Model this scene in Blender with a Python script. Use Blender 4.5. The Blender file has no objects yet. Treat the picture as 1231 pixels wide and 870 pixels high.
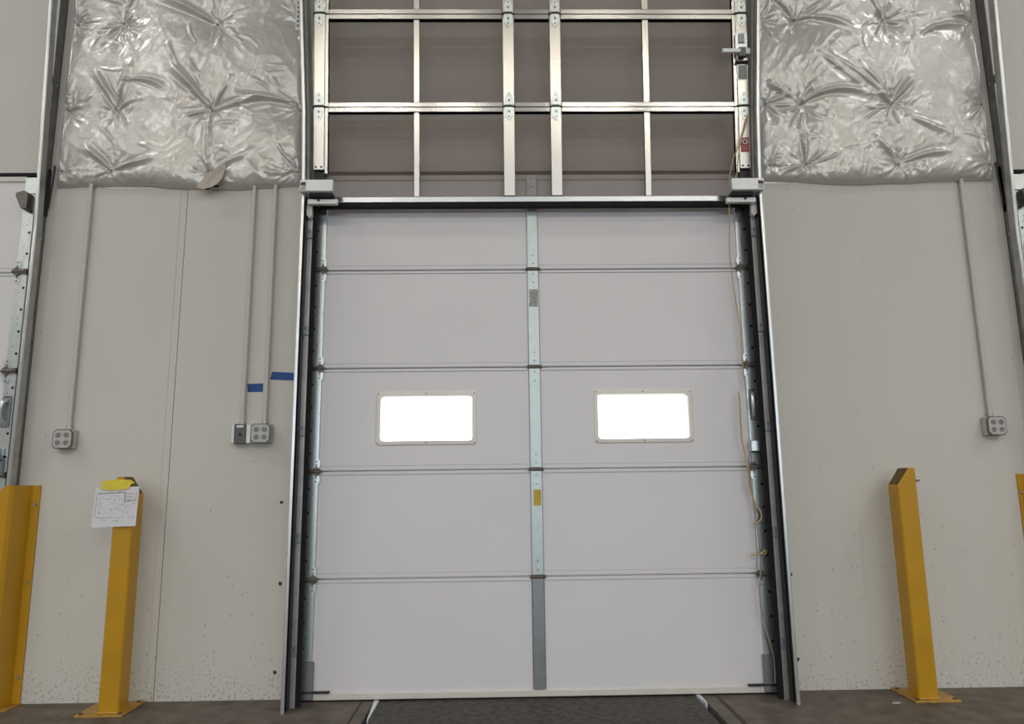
import bpy, bmesh, math, random
import numpy as np
from mathutils import Vector, Matrix
random.seed(7)
S = bpy.context.scene
COL = S.collection

# ------------------------------------------------------------------ camera
CAM = (-0.21418, -4.26384, 1.19349)
PITCH, YAW, ROLL = 0.16767, 0.01885, -0.01169
cp, sp, cy, sy, cr, sr = (math.cos(PITCH), math.sin(PITCH), math.cos(YAW),
                          math.sin(YAW), math.cos(ROLL), math.sin(ROLL))
fwd = Vector((sy*cp, cy*cp, sp)); rgt = Vector((cy, -sy, 0)); up = rgt.cross(fwd)
r2 = cr*rgt + sr*up; u2 = -sr*rgt + cr*up
cd = bpy.data.cameras.new('camera'); cam = bpy.data.objects.new('camera', cd); COL.objects.link(cam)
cd.sensor_fit = 'HORIZONTAL'; cd.sensor_width = 36; cd.lens = 36*850/1231
cd.clip_start = .05; cd.clip_end = 300
m = Matrix((r2, u2, -fwd)).transposed().to_4x4(); m.translation = Vector(CAM)
cam.matrix_world = m
S.camera = cam

# ------------------------------------------------------------------ light
S.view_settings.view_transform = 'Standard'; S.view_settings.look = 'None'
S.view_settings.gamma = 1; S.view_settings.use_curve_mapping = False
S.view_settings.exposure = -1.55
w = bpy.data.worlds.new('sky'); S.world = w; w.use_nodes = True
bg = w.node_tree.nodes['Background']; bg.inputs[0].default_value = (1, .96, .9, 1); bg.inputs[1].default_value = 14.0

def area(name, loc, rot, sx, sy_, power, color):
    l = bpy.data.lights.new(name, 'AREA'); l.shape = 'RECTANGLE'; l.size = sx; l.size_y = sy_
    l.energy = power; l.color = color
    o = bpy.data.objects.new(name, l); COL.objects.link(o); o.location = loc; o.rotation_euler = rot
    return o
# high-bay lamps under the roof, in rows running back into the warehouse
LAMP_W = 250
for ry in (-3.6, -8.4, -22.0, -30.0):
    for lx in (-14.5, -10.2, -6.4, 6.6, 10.4, 14.6):
        area('high_bay_lamp', (lx, ry, 8.9), (0, 0, 0), .42, 1.1, LAMP_W, (1, .985, .93))
for lx in (-15, -10.2, -7.6, -4.1, -3.1, -1.3, 2.1, 3.0, 5.0, 6.5, 10.6, 15):
    area('high_bay_lamp', (lx, -16.0, 8.9), (0, 0, 0), .42, 1.3, LAMP_W*1.5, (1, .93, .78))
# added far lamp, source unseen: level light that casts the rail shadow bands
area('far_level_light', (2, -43.5, 4.0), (math.radians(90), 0, 0), 34, 2.4, 7700, (.90, .985, 1.06))

# ------------------------------------------------------------------ materials
def nt(name):
    mt = bpy.data.materials.new(name); mt.use_nodes = True
    n = mt.node_tree.nodes; return mt, n, mt.node_tree.links, n['Principled BSDF']

def mat(name, col, rough=.5, metal=0, noise=None, bump=None, spec=None, aniso=None, tangent=None):
    """noise=(scale, amount, detail) mottles the colour; bump=(scale, strength, distance)"""
    mt, n, l, b = nt(name)
    b.inputs['Base Color'].default_value = (*col, 1); b.inputs['Roughness'].default_value = rough
    b.inputs['Metallic'].default_value = metal
    if spec is not None: b.inputs['Specular IOR Level'].default_value = spec
    tc = n.new('ShaderNodeTexCoord')
    if noise:
        nz = n.new('ShaderNodeTexNoise'); nz.inputs['Scale'].default_value = noise[0]
        nz.inputs['Detail'].default_value = noise[2] if len(noise) > 2 else 4
        l.new(tc.outputs['Object'], nz.inputs['Vector'])
        rp = n.new('ShaderNodeValToRGB'); rp.color_ramp.elements[0].position = .3; rp.color_ramp.elements[1].position = .7
        a = noise[1]
        rp.color_ramp.elements[0].color = (*[c*(1-a) for c in col], 1)
        rp.color_ramp.elements[1].color = (*[min(1, c*(1+a)) for c in col], 1)
        l.new(nz.outputs[0], rp.inputs[0]); l.new(rp.outputs[0], b.inputs['Base Color'])
    if bump:
        bz = n.new('ShaderNodeTexNoise'); bz.inputs['Scale'].default_value = bump[0]; bz.inputs['Detail'].default_value = 3
        l.new(tc.outputs['Object'], bz.inputs['Vector'])
        bp = n.new('ShaderNodeBump'); bp.inputs['Strength'].default_value = bump[1]; bp.inputs['Distance'].default_value = bump[2]
        l.new(bz.outputs[0], bp.inputs['Height']); l.new(bp.outputs[0], b.inputs['Normal'])
    if aniso:
        b.inputs['Anisotropic'].default_value = aniso
        c = n.new('ShaderNodeCombineXYZ')
        for i in range(3): c.inputs[i].default_value = tangent[i]
        l.new(c.outputs[0], b.inputs['Tangent'])
    return mt

def speckled(name, col, speckcol, hi=1.6):
    """painted concrete with pock marks that thin out with height"""
    mt, n, l, b = nt(name)
    b.inputs['Roughness'].default_value = .75
    tc = n.new('ShaderNodeTexCoord'); sep = n.new('ShaderNodeSeparateXYZ')
    l.new(tc.outputs['Object'], sep.inputs[0])
    vo = n.new('ShaderNodeTexVoronoi'); vo.inputs['Scale'].default_value = 34; vo.inputs['Randomness'].default_value = 1
    l.new(tc.outputs['Object'], vo.inputs['Vector'])
    sc = n.new('ShaderNodeSeparateColor'); l.new(vo.outputs['Color'], sc.inputs[0])
    # size of each pock = random * falloff with height
    mr = n.new('ShaderNodeMapRange'); mr.inputs['From Min'].default_value = 0; mr.inputs['From Max'].default_value = hi
    mr.inputs['To Min'].default_value = .60; mr.inputs['To Max'].default_value = .012
    pw = n.new('ShaderNodeMath'); pw.operation = 'POWER'; pw.inputs[1].default_value = .45
    dv = n.new('ShaderNodeMath'); dv.operation = 'DIVIDE'; dv.inputs[1].default_value = hi; dv.use_clamp = True
    l.new(sep.outputs[2], dv.inputs[0]); l.new(dv.outputs[0], pw.inputs[0])
    mr.inputs['From Max'].default_value = 1; l.new(pw.outputs[0], mr.inputs['Value'])
    lt = n.new('ShaderNodeMath'); lt.operation = 'LESS_THAN'; l.new(sc.outputs[0], lt.inputs[0]); l.new(mr.outputs[0], lt.inputs[1])
    sz = n.new('ShaderNodeMath'); sz.operation = 'MULTIPLY'; sz.inputs[1].default_value = .21; l.new(sc.outputs[1], sz.inputs[0])
    sq = n.new('ShaderNodeMath'); sq.operation = 'MULTIPLY'; l.new(sz.outputs[0], sq.inputs[0]); l.new(sc.outputs[1], sq.inputs[1])
    nd = n.new('ShaderNodeMath'); nd.operation = 'LESS_THAN'; l.new(vo.outputs['Distance'], nd.inputs[0]); l.new(sq.outputs[0], nd.inputs[1])
    mu = n.new('ShaderNodeMath'); mu.operation = 'MULTIPLY'; l.new(lt.outputs[0], mu.inputs[0]); l.new(nd.outputs[0], mu.inputs[1])
    mf = n.new('ShaderNodeMath'); mf.operation = 'MULTIPLY'; mf.inputs[1].default_value = .42; l.new(mu.outputs[0], mf.inputs[0])
    # second, finer layer of grime flecks close to the floor
    fn_ = n.new('ShaderNodeTexNoise'); fn_.inputs['Scale'].default_value = 62; fn_.inputs['Detail'].default_value = 3; l.new(tc.outputs['Object'], fn_.inputs['Vector'])
    big = n.new('ShaderNodeTexNoise'); big.inputs['Scale'].default_value = 4; l.new(tc.outputs['Object'], big.inputs['Vector'])
    fh = n.new('ShaderNodeMapRange'); fh.inputs['From Min'].default_value = 0; fh.inputs['From Max'].default_value = .75; fh.inputs['To Min'].default_value = .515; fh.inputs['To Max'].default_value = .80
    l.new(sep.outputs[2], fh.inputs['Value'])
    ad = n.new('ShaderNodeMath'); ad.operation = 'MULTIPLY_ADD'; ad.inputs[1].default_value = .16; l.new(big.outputs[0], ad.inputs[0]); l.new(fn_.outputs[0], ad.inputs[2])
    sb = n.new('ShaderNodeMath'); sb.operation = 'SUBTRACT'; l.new(ad.outputs[0], sb.inputs[0]); l.new(fh.outputs[0], sb.inputs[1])
    sb2 = n.new('ShaderNodeMath'); sb2.operation = 'SUBTRACT'; sb2.inputs[1].default_value = .08; l.new(sb.outputs[0], sb2.inputs[0])
    sm = n.new('ShaderNodeMath'); sm.operation = 'MULTIPLY'; sm.inputs[1].default_value = 7; sm.use_clamp = True; l.new(sb2.outputs[0], sm.inputs[0])
    sk = n.new('ShaderNodeMath'); sk.operation = 'MULTIPLY'; sk.inputs[1].default_value = .5; l.new(sm.outputs[0], sk.inputs[0])
    mxx = n.new('ShaderNodeMath'); mxx.operation = 'MAXIMUM'; l.new(mf.outputs[0], mxx.inputs[0]); l.new(sk.outputs[0], mxx.inputs[1]); mf = mxx
    nz = n.new('ShaderNodeTexNoise'); nz.inputs['Scale'].default_value = 1.6; nz.inputs['Detail'].default_value = 5
    l.new(tc.outputs['Object'], nz.inputs['Vector'])
    m1 = n.new('ShaderNodeMix'); m1.data_type = 'RGBA'
    m1.inputs['A'].default_value = (*[c*.96 for c in col], 1); m1.inputs['B'].default_value = (*[min(1, c*1.04) for c in col], 1)
    l.new(nz.outputs[0], m1.inputs['Factor'])
    m2 = n.new('ShaderNodeMix'); m2.data_type = 'RGBA'; m2.inputs['B'].default_value = (*speckcol, 1)
    l.new(m1.outputs['Result'], m2.inputs['A']); l.new(mf.outputs[0], m2.inputs['Factor'])
    l.new(m2.outputs['Result'], b.inputs['Base Color'])
    bz = n.new('ShaderNodeTexNoise'); bz.inputs['Scale'].default_value = 60; bz.inputs['Detail'].default_value = 4
    l.new(tc.outputs['Object'], bz.inputs['Vector'])
    bp = n.new('ShaderNodeBump'); bp.inputs['Strength'].default_value = .25; bp.inputs['Distance'].default_value = .002
    l.new(bz.outputs[0], bp.inputs['Height']); l.new(bp.outputs[0], b.inputs['Normal'])
    return mt

M = {}
M['wall'] = speckled('painted_concrete', (.60, .588, .555), (.17, .16, .14))
M['roof'] = mat('roof_deck', (.62, .61, .60), .8, noise=(1, .05))
M['shell'] = mat('hall_wall', (.5, .49, .47), .8, noise=(1, .05))
M['floor'] = mat('floor_concrete', (.128, .107, .088), .62, noise=(9, .35, 10), bump=(40, .3, .004))
M['plate'] = mat('leveler_steel', (.055, .051, .044), .6, .1, noise=(26, .6, 9), bump=(120, .4, .003))
M['curb'] = mat('pit_curb', (.12, .105, .085), .6, noise=(10, .3, 6))
M['rust'] = mat('rusty_edge', (.11, .055, .035), .7, noise=(20, .3, 5))
M['sliver_white'] = mat('painted_daylight', (.72, .76, .84), .4, noise=(20, .05))  # colour of the painted-in daylight slivers
M['door'] = mat('door_white', (.72, .712, .75), .42, noise=(1.3, .02), bump=(90, .12, .001))
M['door_edge'] = mat('door_edge_paint', (.64, .625, .59), .45, noise=(8, .04))
M['rubber'] = mat('black_rubber', (.012, .012, .014), .7, noise=(20, .2), spec=.2)
M['galv'] = mat('galvanised_steel', (.63, .68, .69), .34, .93, noise=(45, .07, 6), bump=(70, .15, .001))
M['galv_dull'] = mat('dull_galvanised_steel', (.27, .285, .30), .42, .8, noise=(45, .10, 6), bump=(70, .15, .001))
M['galv_centre'] = mat('centre_stile_steel', (.50, .56, .57), .42, .62, noise=(45, .06, 6))
M['tube_inside_shade'] = mat('tube_inside_shade', (.14, .08, .02), .7, noise=(30, .3))
M['zinc'] = mat('zinc_plate', (.74, .80, .80), .3, .7, noise=(60, .1, 5))
M['track'] = mat('track_steel', (.42, .42, .42), .42, .7, noise=(12, .15, 5))
M['track_dark'] = mat('weathered_angle_steel', (.22, .22, .215), .55, .5, noise=(15, .2, 5))
M['alu_h'] = mat('aluminium_rail', (.56, .555, .54), .2, .97, noise=(5, .03, 3), aniso=.6, tangent=(0, 0, 1))
M['alu_v'] = mat('aluminium_stile', (.66, .64, .61), .27, .93, noise=(5, .05, 3), aniso=.5, tangent=(1, 0, 0))
M['alu_lip'] = mat('aluminium_lip', (.66, .69, .70), .3, .93, noise=(6, .06))
M['black_steel'] = mat('dark_steel', (.035, .035, .036), .5, .5, noise=(30, .3, 5))
M['hinge'] = mat('hinge_steel', (.16, .15, .135), .5, .6, noise=(40, .2, 5))
M['bracket'] = mat('white_zinc_bracket', (.66, .70, .70), .42, .35, noise=(12, .05, 4))
M['yellow'] = mat('safety_yellow_paint', (.50, .265, .008), .38, noise=(5, .08, 6), bump=(50, .15, .001))
M['yellow_worn'] = mat('worn_yellow_paint', (.40, .235, .05), .5, noise=(25, .25, 8))
M['bolt'] = mat('bolt_steel', (.5, .5, .48), .35, .8, noise=(30, .1))
M['vinyl'] = mat('white_vinyl', (.57, .55, .525), .25, .18, noise=(3, .04, 5), bump=(110, .5, .0016), spec=1.0)
M['vinyl'].node_tree.nodes['Principled BSDF'].inputs['Coat Weight'].default_value = .3
M['vinyl'].node_tree.nodes['Principled BSDF'].inputs['Coat Roughness'].default_value = .16
M['vinyl_dark'] = mat('vinyl_tuft', (.30, .28, .26), .6, noise=(30, .1))
M['kraft'] = mat('torn_backing', (.48, .43, .38), .6, noise=(30, .1))
M['conduit'] = mat('painted_conduit', (.56, .545, .515), .5, noise=(6, .03))
M['box_steel'] = mat('box_steel', (.52, .52, .50), .38, .55, noise=(40, .12, 5))
M['socket'] = mat('socket_face', (.48, .48, .48), .4, noise=(30, .05))
M['socket_mid'] = mat('socket_body', (.26, .26, .26), .5, noise=(30, .1))
M['socket_dark'] = mat('socket_slot', (.10, .10, .10), .5, noise=(30, .1))
M['switch_grey'] = mat('switch_plate', (.10, .10, .105), .45, noise=(30, .1))
M['black'] = mat('black_plastic', (.008, .008, .008), .5, noise=(30, .2))
M['blue'] = mat('blue_tape', (.010, .062, .25), .6, noise=(25, .12))
M['ytape'] = mat('yellow_tape', (.66, .54, .03), .5, noise=(25, .12))
M['ytag'] = mat('yellow_tag', (.50, .38, .03), .5, noise=(25, .1))
M['paper'] = mat('white_paper', (.70, .70, .76), .7, noise=(30, .02))
M['ink'] = mat('ink', (.10, .10, .17), .7, noise=(40, .2))
M['ink_soft'] = mat('soft_ink', (.34, .34, .42), .7, noise=(40, .2))
M['label_grey'] = mat('grey_label', (.30, .32, .32), .5, noise=(180, .5, 2))
M['red'] = mat('red_label', (.42, .035, .04), .45, noise=(20, .08))
M['maroon'] = mat('maroon_label', (.085, .015, .025), .5, noise=(20, .1))
M['label_pale'] = mat('pale_label', (.42, .42, .43), .5, noise=(90, .3, 2))
M['rope'] = mat('tan_rope', (.52, .40, .22), .8, noise=(160, .3))
M['rope_grey'] = mat('dirty_rope', (.34, .30, .24), .8, noise=(160, .3))
M['hole'] = mat('anchor_hole', (.045, .04, .035), .9, noise=(60, .3))
M['frame'] = mat('window_frame_plastic', (.76, .75, .73), .4, noise=(10, .03))
M['outside'] = mat('yard_concrete', (.5, .48, .45), .8, noise=(1, .1))
M['chip'] = mat('pale_chip', (.45, .42, .38), .7, noise=(30, .1))

# glass
g, n, l, b = nt('window_glass'); n.remove(b)
tr = n.new('ShaderNodeBsdfTransparent'); gl = n.new('ShaderNodeBsdfGlossy'); gl.inputs['Roughness'].default_value = .03
fr = n.new('ShaderNodeFresnel'); mx = n.new('ShaderNodeMixShader')
l.new(fr.outputs[0], mx.inputs[0]); l.new(tr.outputs[0], mx.inputs[1]); l.new(gl.outputs[0], mx.inputs[2])
l.new(mx.outputs[0], n['Material Output'].inputs[0]); M['glass'] = g
# woven screen mesh: open weave seen as a mix of thread and gap
g, n, l, b = nt('screen_mesh'); b.inputs['Base Color'].default_value = (.24, .18, .165, 1); b.inputs['Roughness'].default_value = .8
tr = n.new('ShaderNodeBsdfTransparent'); mx = n.new('ShaderNodeMixShader')
tc = n.new('ShaderNodeTexCoord'); nz = n.new('ShaderNodeTexNoise'); nz.inputs['Scale'].default_value = 2.2; nz.inputs['Detail'].default_value = 2
l.new(tc.outputs['Object'], nz.inputs['Vector'])
mr = n.new('ShaderNodeMapRange'); mr.inputs['To Min'].default_value = .40; mr.inputs['To Max'].default_value = .47
MESH_RANGE = mr
l.new(nz.outputs[0], mr.inputs['Value']); l.new(mr.outputs[0], mx.inputs[0])
l.new(tr.outputs[0], mx.inputs[1]); l.new(b.outputs[0], mx.inputs[2]); l.new(mx.outputs[0], n['Material Output'].inputs[0])
M['mesh'] = g

# ------------------------------------------------------------------ builders
def origin(o):
    v = Vector((0, 0, 0))
    while o: v += o.location; o = o.parent
    return v

class MB:
    """collects solids in world coordinates; build() links them as one object"""
    def __init__(s): s.v = []; s.f = []
    def add(s, vs, fs):
        k = len(s.v); s.v += [tuple(p) for p in vs]; s.f += [tuple(i+k for i in f) for f in fs]; return s
    def box(s, x0, x1, y0, y1, z0, z1, c=0.0, fn=None):
        """box, edges chamfered by c"""
        if x0 > x1: x0, x1 = x1, x0
        if y0 > y1: y0, y1 = y1, y0
        if z0 > z1: z0, z1 = z1, z0
        bm = bmesh.new(); bmesh.ops.create_cube(bm, size=1)
        for v in bm.verts:
            v.co = Vector(((x0+x1)/2+v.co.x*(x1-x0), (y0+y1)/2+v.co.y*(y1-y0), (z0+z1)/2+v.co.z*(z1-z0)))
        if c: bmesh.ops.bevel(bm, geom=bm.edges[:], offset=c, segments=1, affect='EDGES')
        if fn:
            for v in bm.verts: v.co = Vector(fn(v.co))
        bm.verts.index_update()
        s.add([v.co[:] for v in bm.verts], [[v.index for v in f.verts] for f in bm.faces]); bm.free(); return s
    def prism(s, pts, ax, a0, a1, fn=None):
        """extrude a 2-D outline along axis ax ('x','y','z') from a0 to a1"""
        k = len(pts)
        def P(p, a):
            q = {'x': (a, p[0], p[1]), 'y': (p[0], a, p[1]), 'z': (p[0], p[1], a)}[ax]
            return fn(Vector(q)) if fn else q
        vs = [P(p, a0) for p in pts] + [P(p, a1) for p in pts]
        fs = [list(range(k))[::-1], list(range(k, 2*k))] + [[i, (i+1) % k, k+(i+1) % k, k+i] for i in range(k)]
        return s.add(vs, fs)
    def cyl(s, c, d, r, h, n=16, r1=None, fn=None):
        d = Vector(d).normalized(); c = Vector(c)
        a = d.orthogonal().normalized(); bb = d.cross(a); r1 = r if r1 is None else r1
        vs = []
        for k, (t, rr) in enumerate(((0, r), (h, r1))):
            for i in range(n):
                th = 2*math.pi*i/n; p = c+d*t+(a*math.cos(th)+bb*math.sin(th))*rr
                vs.append(tuple(fn(p) if fn else p))
        return s.add(vs, [list(range(n))[::-1], list(range(n, 2*n))]+[[i, (i+1) % n, n+(i+1) % n, n+i] for i in range(n)])
    def tube(s, pts, r, n=8):
        pts = [Vector(p) for p in pts]; ring = []
        prev = None
        for i, p in enumerate(pts):
            t = (pts[min(i+1, len(pts)-1)]-pts[max(i-1, 0)]).normalized()
            a = (prev - t*prev.dot(t)).normalized() if prev else t.orthogonal().normalized()
            prev = a; bb = t.cross(a)
            ring.append([p+(a*math.cos(2*math.pi*j/n)+bb*math.sin(2*math.pi*j/n))*r for j in range(n)])
        vs = [tuple(q) for rg in ring for q in rg]; fs = []
        for i in range(len(pts)-1):
            for j in range(n):
                fs.append([i*n+j, i*n+(j+1) % n, (i+1)*n+(j+1) % n, (i+1)*n+j])
        fs += [list(range(n))[::-1], [(len(pts)-1)*n+j for j in range(n)]]
        return s.add(vs, fs)
    def build(s, name, m_, parent=None, smooth=False, label=None):
        o0 = origin(parent)
        me = bpy.data.meshes.new(name); me.from_pydata([tuple(Vector(p)-o0) for p in s.v], [], s.f)
        bm = bmesh.new(); bm.from_mesh(me); bmesh.ops.recalc_face_normals(bm, faces=bm.faces[:])
        if smooth:
            for f in bm.faces: f.smooth = True
            for e in bm.edges:
                if len(e.link_faces) == 2 and e.calc_face_angle() > .7: e.smooth = False
        bm.to_mesh(me); bm.free()
        me.materials.append(m_ if not isinstance(m_, str) else M[m_])
        o = bpy.data.objects.new(name, me); COL.objects.link(o)
        if parent: o.parent = parent
        if label: o['label'] = label
        return o

def thing(name, label, cat, loc=(0, 0, 0), group=None):
    o = bpy.data.objects.new(name, None); COL.objects.link(o); o.location = loc; o.empty_display_size = .1
    o['label'] = label; o['category'] = cat
    if group: o['group'] = group
    return o
def tag(o, label, cat, group=None):
    o['label'] = label; o['category'] = cat
    if group: o['group'] = group
    # origin to the base of the thing
    vs = o.data.vertices; lo = [min(v.co[i] for v in vs) for i in range(3)]; hi = [max(v.co[i] for v in vs) for i in range(3)]
    c = Vector(((lo[0]+hi[0])/2, (lo[1]+hi[1])/2, lo[2]))
    o.data.transform(Matrix.Translation(-c)); o.location = c
    return o
def struct(o): o['kind'] = 'structure'; return o
def copy_tree(o, parent=None):
    c = o.copy(); COL.objects.link(c); c.parent = parent
    for ch in o.children: copy_tree(ch, c)
    return c
def smooth_path(pts, k=6):
    P = [Vector(p) for p in pts]; out = []
    for i in range(len(P)-1):
        p0, p1, p2, p3 = P[max(i-1, 0)], P[i], P[i+1], P[min(i+2, len(P)-1)]
        for j in range(k):
            t = j/k
            out.append(.5*((2*p1)+(-p0+p2)*t+(2*p0-5*p1+4*p2-p3)*t*t+(-p0+3*p1-3*p2+p3)*t**3))
    return out+[P[-1]]

# ------------------------------------------------------------------ the hall
HX, HY, HZ = 22, -44, 9.3
BAYS = (-4.42, 0, 4.42)
OW, OH = 1.22, 3.0
b = MB()
edges = [-HX] + [e for c in BAYS for e in (c-OW, c+OW)] + [HX]
JX0, JX1 = -2.213, -2.168                      # caulked control joint
for i in range(0, len(edges), 2):
    x0, x1 = edges[i], edges[i+1]
    if x0 < JX0 < x1:
        b.box(x0, JX0, 0, .22, -.3, HZ); b.box(JX1, x1, 0, .22, -.3, HZ)
        b.box(JX0, JX1-.005, .0022, .22, -.3, HZ); b.box(JX1-.005, JX1, .014, .22, -.3, HZ)
    else: b.box(x0, x1, 0, .22, -.3, HZ)
for c in BAYS: b.box(c-OW, c+OW, 0, .22, OH, HZ)
struct(b.build('wall_front', 'wall'))
struct(MB().box(-HX, HX, HY-.2, HY, -.3, HZ).build('wall_back', 'shell'))
struct(MB().box(-HX-.2, -HX, HY, .22, -.3, HZ).build('wall_left', 'shell'))
struct(MB().box(HX, HX+.2, HY, .22, -.3, HZ).build('wall_right', 'shell'))
struct(MB().box(-HX, HX, HY, .22, HZ, HZ+.2).build('ceiling', 'roof'))
# floor with the leveler pit of each bay left open
PX, PY = 1.0, -2.45
b = MB(); b.box(-HX, HX, HY, PY, -.3, 0)
es = [-HX] + [e for c in BAYS for e in (c-PX, c+PX)] + [HX]
for i in range(0, len(es), 2): b.box(es[i], es[i+1], PY, .0, -.3, 0)
for c in BAYS: b.box(c-PX, c+PX, PY, .22, -.3, -.12); b.box(c-OW, c+OW, 0.0, .22, -.3, -.12)
struct(b.build('floor', 'floor'))

# ------------------------------------------------------------------ dock levelers
def leveler(cx, label):
    t = thing('dock_leveler', label, 'dock leveler', (cx, -1.2, -.12), 'dock levelers in front of the doors')
    MB().box(cx-.895, cx+.87, PY+.05, .16, -.05, .0, .004).build('deck_plate', 'plate', t)
    MB().box(cx-.989, cx-.928, PY+.03, -.01, -.11, -.001, .002).build('curb', 'curb', t)
    MB().box(cx+.905, cx+.982, PY+.03, -.01, -.11, -.001, .002).build('curb', 'curb', t)
    MB().box(cx-.999, cx-.990, PY+.02, -.01, -.11, .002).build('pit_edge', 'rust', t, label='rusty steel pit edge')
    MB().box(cx+.983, cx+.992, PY+.02, -.01, -.11, .002).build('pit_edge', 'rust', t, label='rusty steel pit edge')
    MB().prism([(cx-.926, -.012), (cx-.897, -.012), (cx-.899, -.38), (cx-.905, -.38)], 'z', -.05, .003).build('daylight_sliver', 'sliver_white', t, label='pale strip painted as a daylight sliver')  # pale wedge paints in daylight showing through the gap beside the deck
    MB().prism([(cx+.873, -.012), (cx+.903, -.012), (cx+.899, -.20), (cx+.892, -.20)], 'z', -.05, .003).build('daylight_sliver', 'sliver_white', t, label='pale strip painted as a daylight sliver')
    return t
leveler(0, 'dark steel dock leveler set in the floor before the centre door')

# ------------------------------------------------------------------ dock door (closed, five sections)
DZ = [.008, .655, 1.265, 1.875, 2.485, 3.105]
W = 1.273
def dock_door(label):
    t = thing('dock_door', label, 'dock door', (0, -.05, 0), 'closed dock doors')
    F = -.05                                          # face of the sections
    wins = ((-.935, -.360), (.362, .937))
    for i in range(5):
        z0, z1 = DZ[i]+.003, DZ[i+1]-.003
        def face(b_, x0, x1):
            # section profile: pressed grooves beside each joint, a rounded lip on top
            pr = [(-.004, z0-.009), (-.014, z0-.009), (-.016, z0), (F+.006, z0), (F-.001, z0+.004), (F-.001, z0+.021), (F+.004, z0+.0225),
                  (F+.004, z0+.0255), (F, z0+.028), (F, z1-.024), (F+.004, z1-.0225), (F+.004, z1-.0190),
                  (F-.004, z1-.0165), (F-.004, z1-.004), (F+.004, z1), (-.018, z1), (-.018, z1-.010), (-.004, z1-.010)]
            b_.prism(pr, 'x', x0, x1)
        b = MB()
        if i == 2:
            wz0, wz1 = 1.418, 1.728
            face(b, -W, -.945); face(b, -.350, .352); face(b, .947, W)
            for a, c in ((-.945, -.350), (.352, .947)):
                pr1 = [(-.004, z0-.009), (-.014, z0-.009), (-.016, z0), (F+.006, z0), (F-.001, z0+.004), (F-.001, z0+.021), (F+.004, z0+.0225), (F+.004, z0+.0255), (F, z0+.028), (F, wz0), (-.004, wz0)]
                pr2 = [(-.004, wz1), (F, wz1), (F, z1-.024), (F+.004, z1-.0225), (F+.004, z1-.0190), (F-.004, z1-.0165), (F-.004, z1-.004), (F+.004, z1), (-.018, z1), (-.018, z1-.010), (-.004, z1-.010)]
                b.prism(pr1, 'x', a, c); b.prism(pr2, 'x', a, c)
        else: face(b, -W, W)
        b.build('section', 'door', t)
    # windows
    for a, c in ((-.952, -.345), (.346, .950)):
        za, zb = 1.408, 1.738
        def rr(x0, x1, z0, z1, r, k=5):
            o = []
            for (cx, cz, a0) in ((x1-r, z0+r, -90), (x1-r, z1-r, 0), (x0+r, z1-r, 90), (x0+r, z0+r, 180)):
                for j in range(k+1):
                    th = math.radians(a0+90*j/k); o.append((cx+r*math.cos(th), cz+r*math.sin(th)))
            return o
        o1, o2, o3 = rr(a, c, za, zb, .022), rr(a+.010, c-.010, za+.010, zb-.010, .018), rr(a+.030, c-.030, za+.030, zb-.030, .02)
        o4 = rr(a+.034, c-.034, za+.034, zb-.034, .018)
        k = len(o1); vs = [(x, -.048, z) for x, z in o1]+[(x, -.056, z) for x, z in o2]+[(x, -.058, z) for x, z in o3]+[(x, -.004, z) for x, z in o4]+[(x, -.004, z) for x, z in o1]
        fs = []
        for rgn in range(4):
            for i in range(k): fs.append([rgn*k+i, rgn*k+(i+1) % k, (rgn+1)*k+(i+1) % k, (rgn+1)*k+i])
        for i in range(k): fs.append([4*k+i, 4*k+(i+1) % k, (i+1) % k, i])
        fo = MB().add(vs, fs).build('window_frame', 'frame', t)
        MB().box(a+.032, c-.032, -.034, -.030, za+.032, zb-.032).build('pane', 'glass', fo)
        for sx in (a+.018, (a+c)/2, c-.018):
            for sz in (za+.018, zb-.018): MB().cyl((sx, -.056, sz), (0, -1, 0), .004, .003, 10).build('screw', 'hinge', fo)
    # bottom rail
    MB().box(-W, W, -.062, -.040, .008, .042, .003).build('bottom_rail', 'door_edge', t)
    MB().box(-W, W, -.052, -.020, -.0, .010).build('bottom_seal', 'rubber', t)
    MB().box(-W-.05, W+.05, -.048, -.006, 3.111, 3.135, .003).build('header_gap_shade', 'rubber', t)  # black strip paints in the shadow gap between door top and header
    MB().box(-W, W, -.060, -.046, 3.070, 3.104, .003).build('top_rail', 'door_edge', t)
    # stiles, one length per section
    for i in range(5):
        z0, z1 = DZ[i]+.012, DZ[i+1]-.010
        if i == 0: z0 = .048
        cs = MB().prism([(-.037, -.054), (-.031, -.062), (.031, -.062), (.037, -.054), (.037, -.046), (-.037, -.046)], 'z', z0, z1).build(
            'centre_stile', 'galv_dull' if i == 0 else 'galv_centre', t, label='darker grey steel centre stile' if i == 0 else None)  # lowest length has a darker steel colour than the others
        for zz in (z0+.025, z0+.075, z1-.075, z1-.022):
            if zz > .15: MB().cyl((0, -.061, zz), (0, -1, 0), .006, .004, 8).build('bolt', 'galv_dull', cs)
        for s in (-1, 1):
            st = MB(); x0, x1 = s*W, s*1.345
            st.box(x0, x1, -.066, -.040, z0, z1, .002)
            so = st.build('end_stile', 'galv', t)
            for dz in (.10, .235, .37, .505):
                MB().cyl((s*1.329, -.0655, DZ[i+1]-dz), (0, -1, 0), .0085, .0012, 12).build('punched_hole', 'black', so)
            for dz in (.13, .29, .32, .46):
                MB().cyl((s*(1.29+.012*((dz*100) % 3)), -.0655, DZ[i+1]-dz), (0, -1, 0), .0035, .003, 8).build('rivet', 'galv_dull', so)
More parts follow.
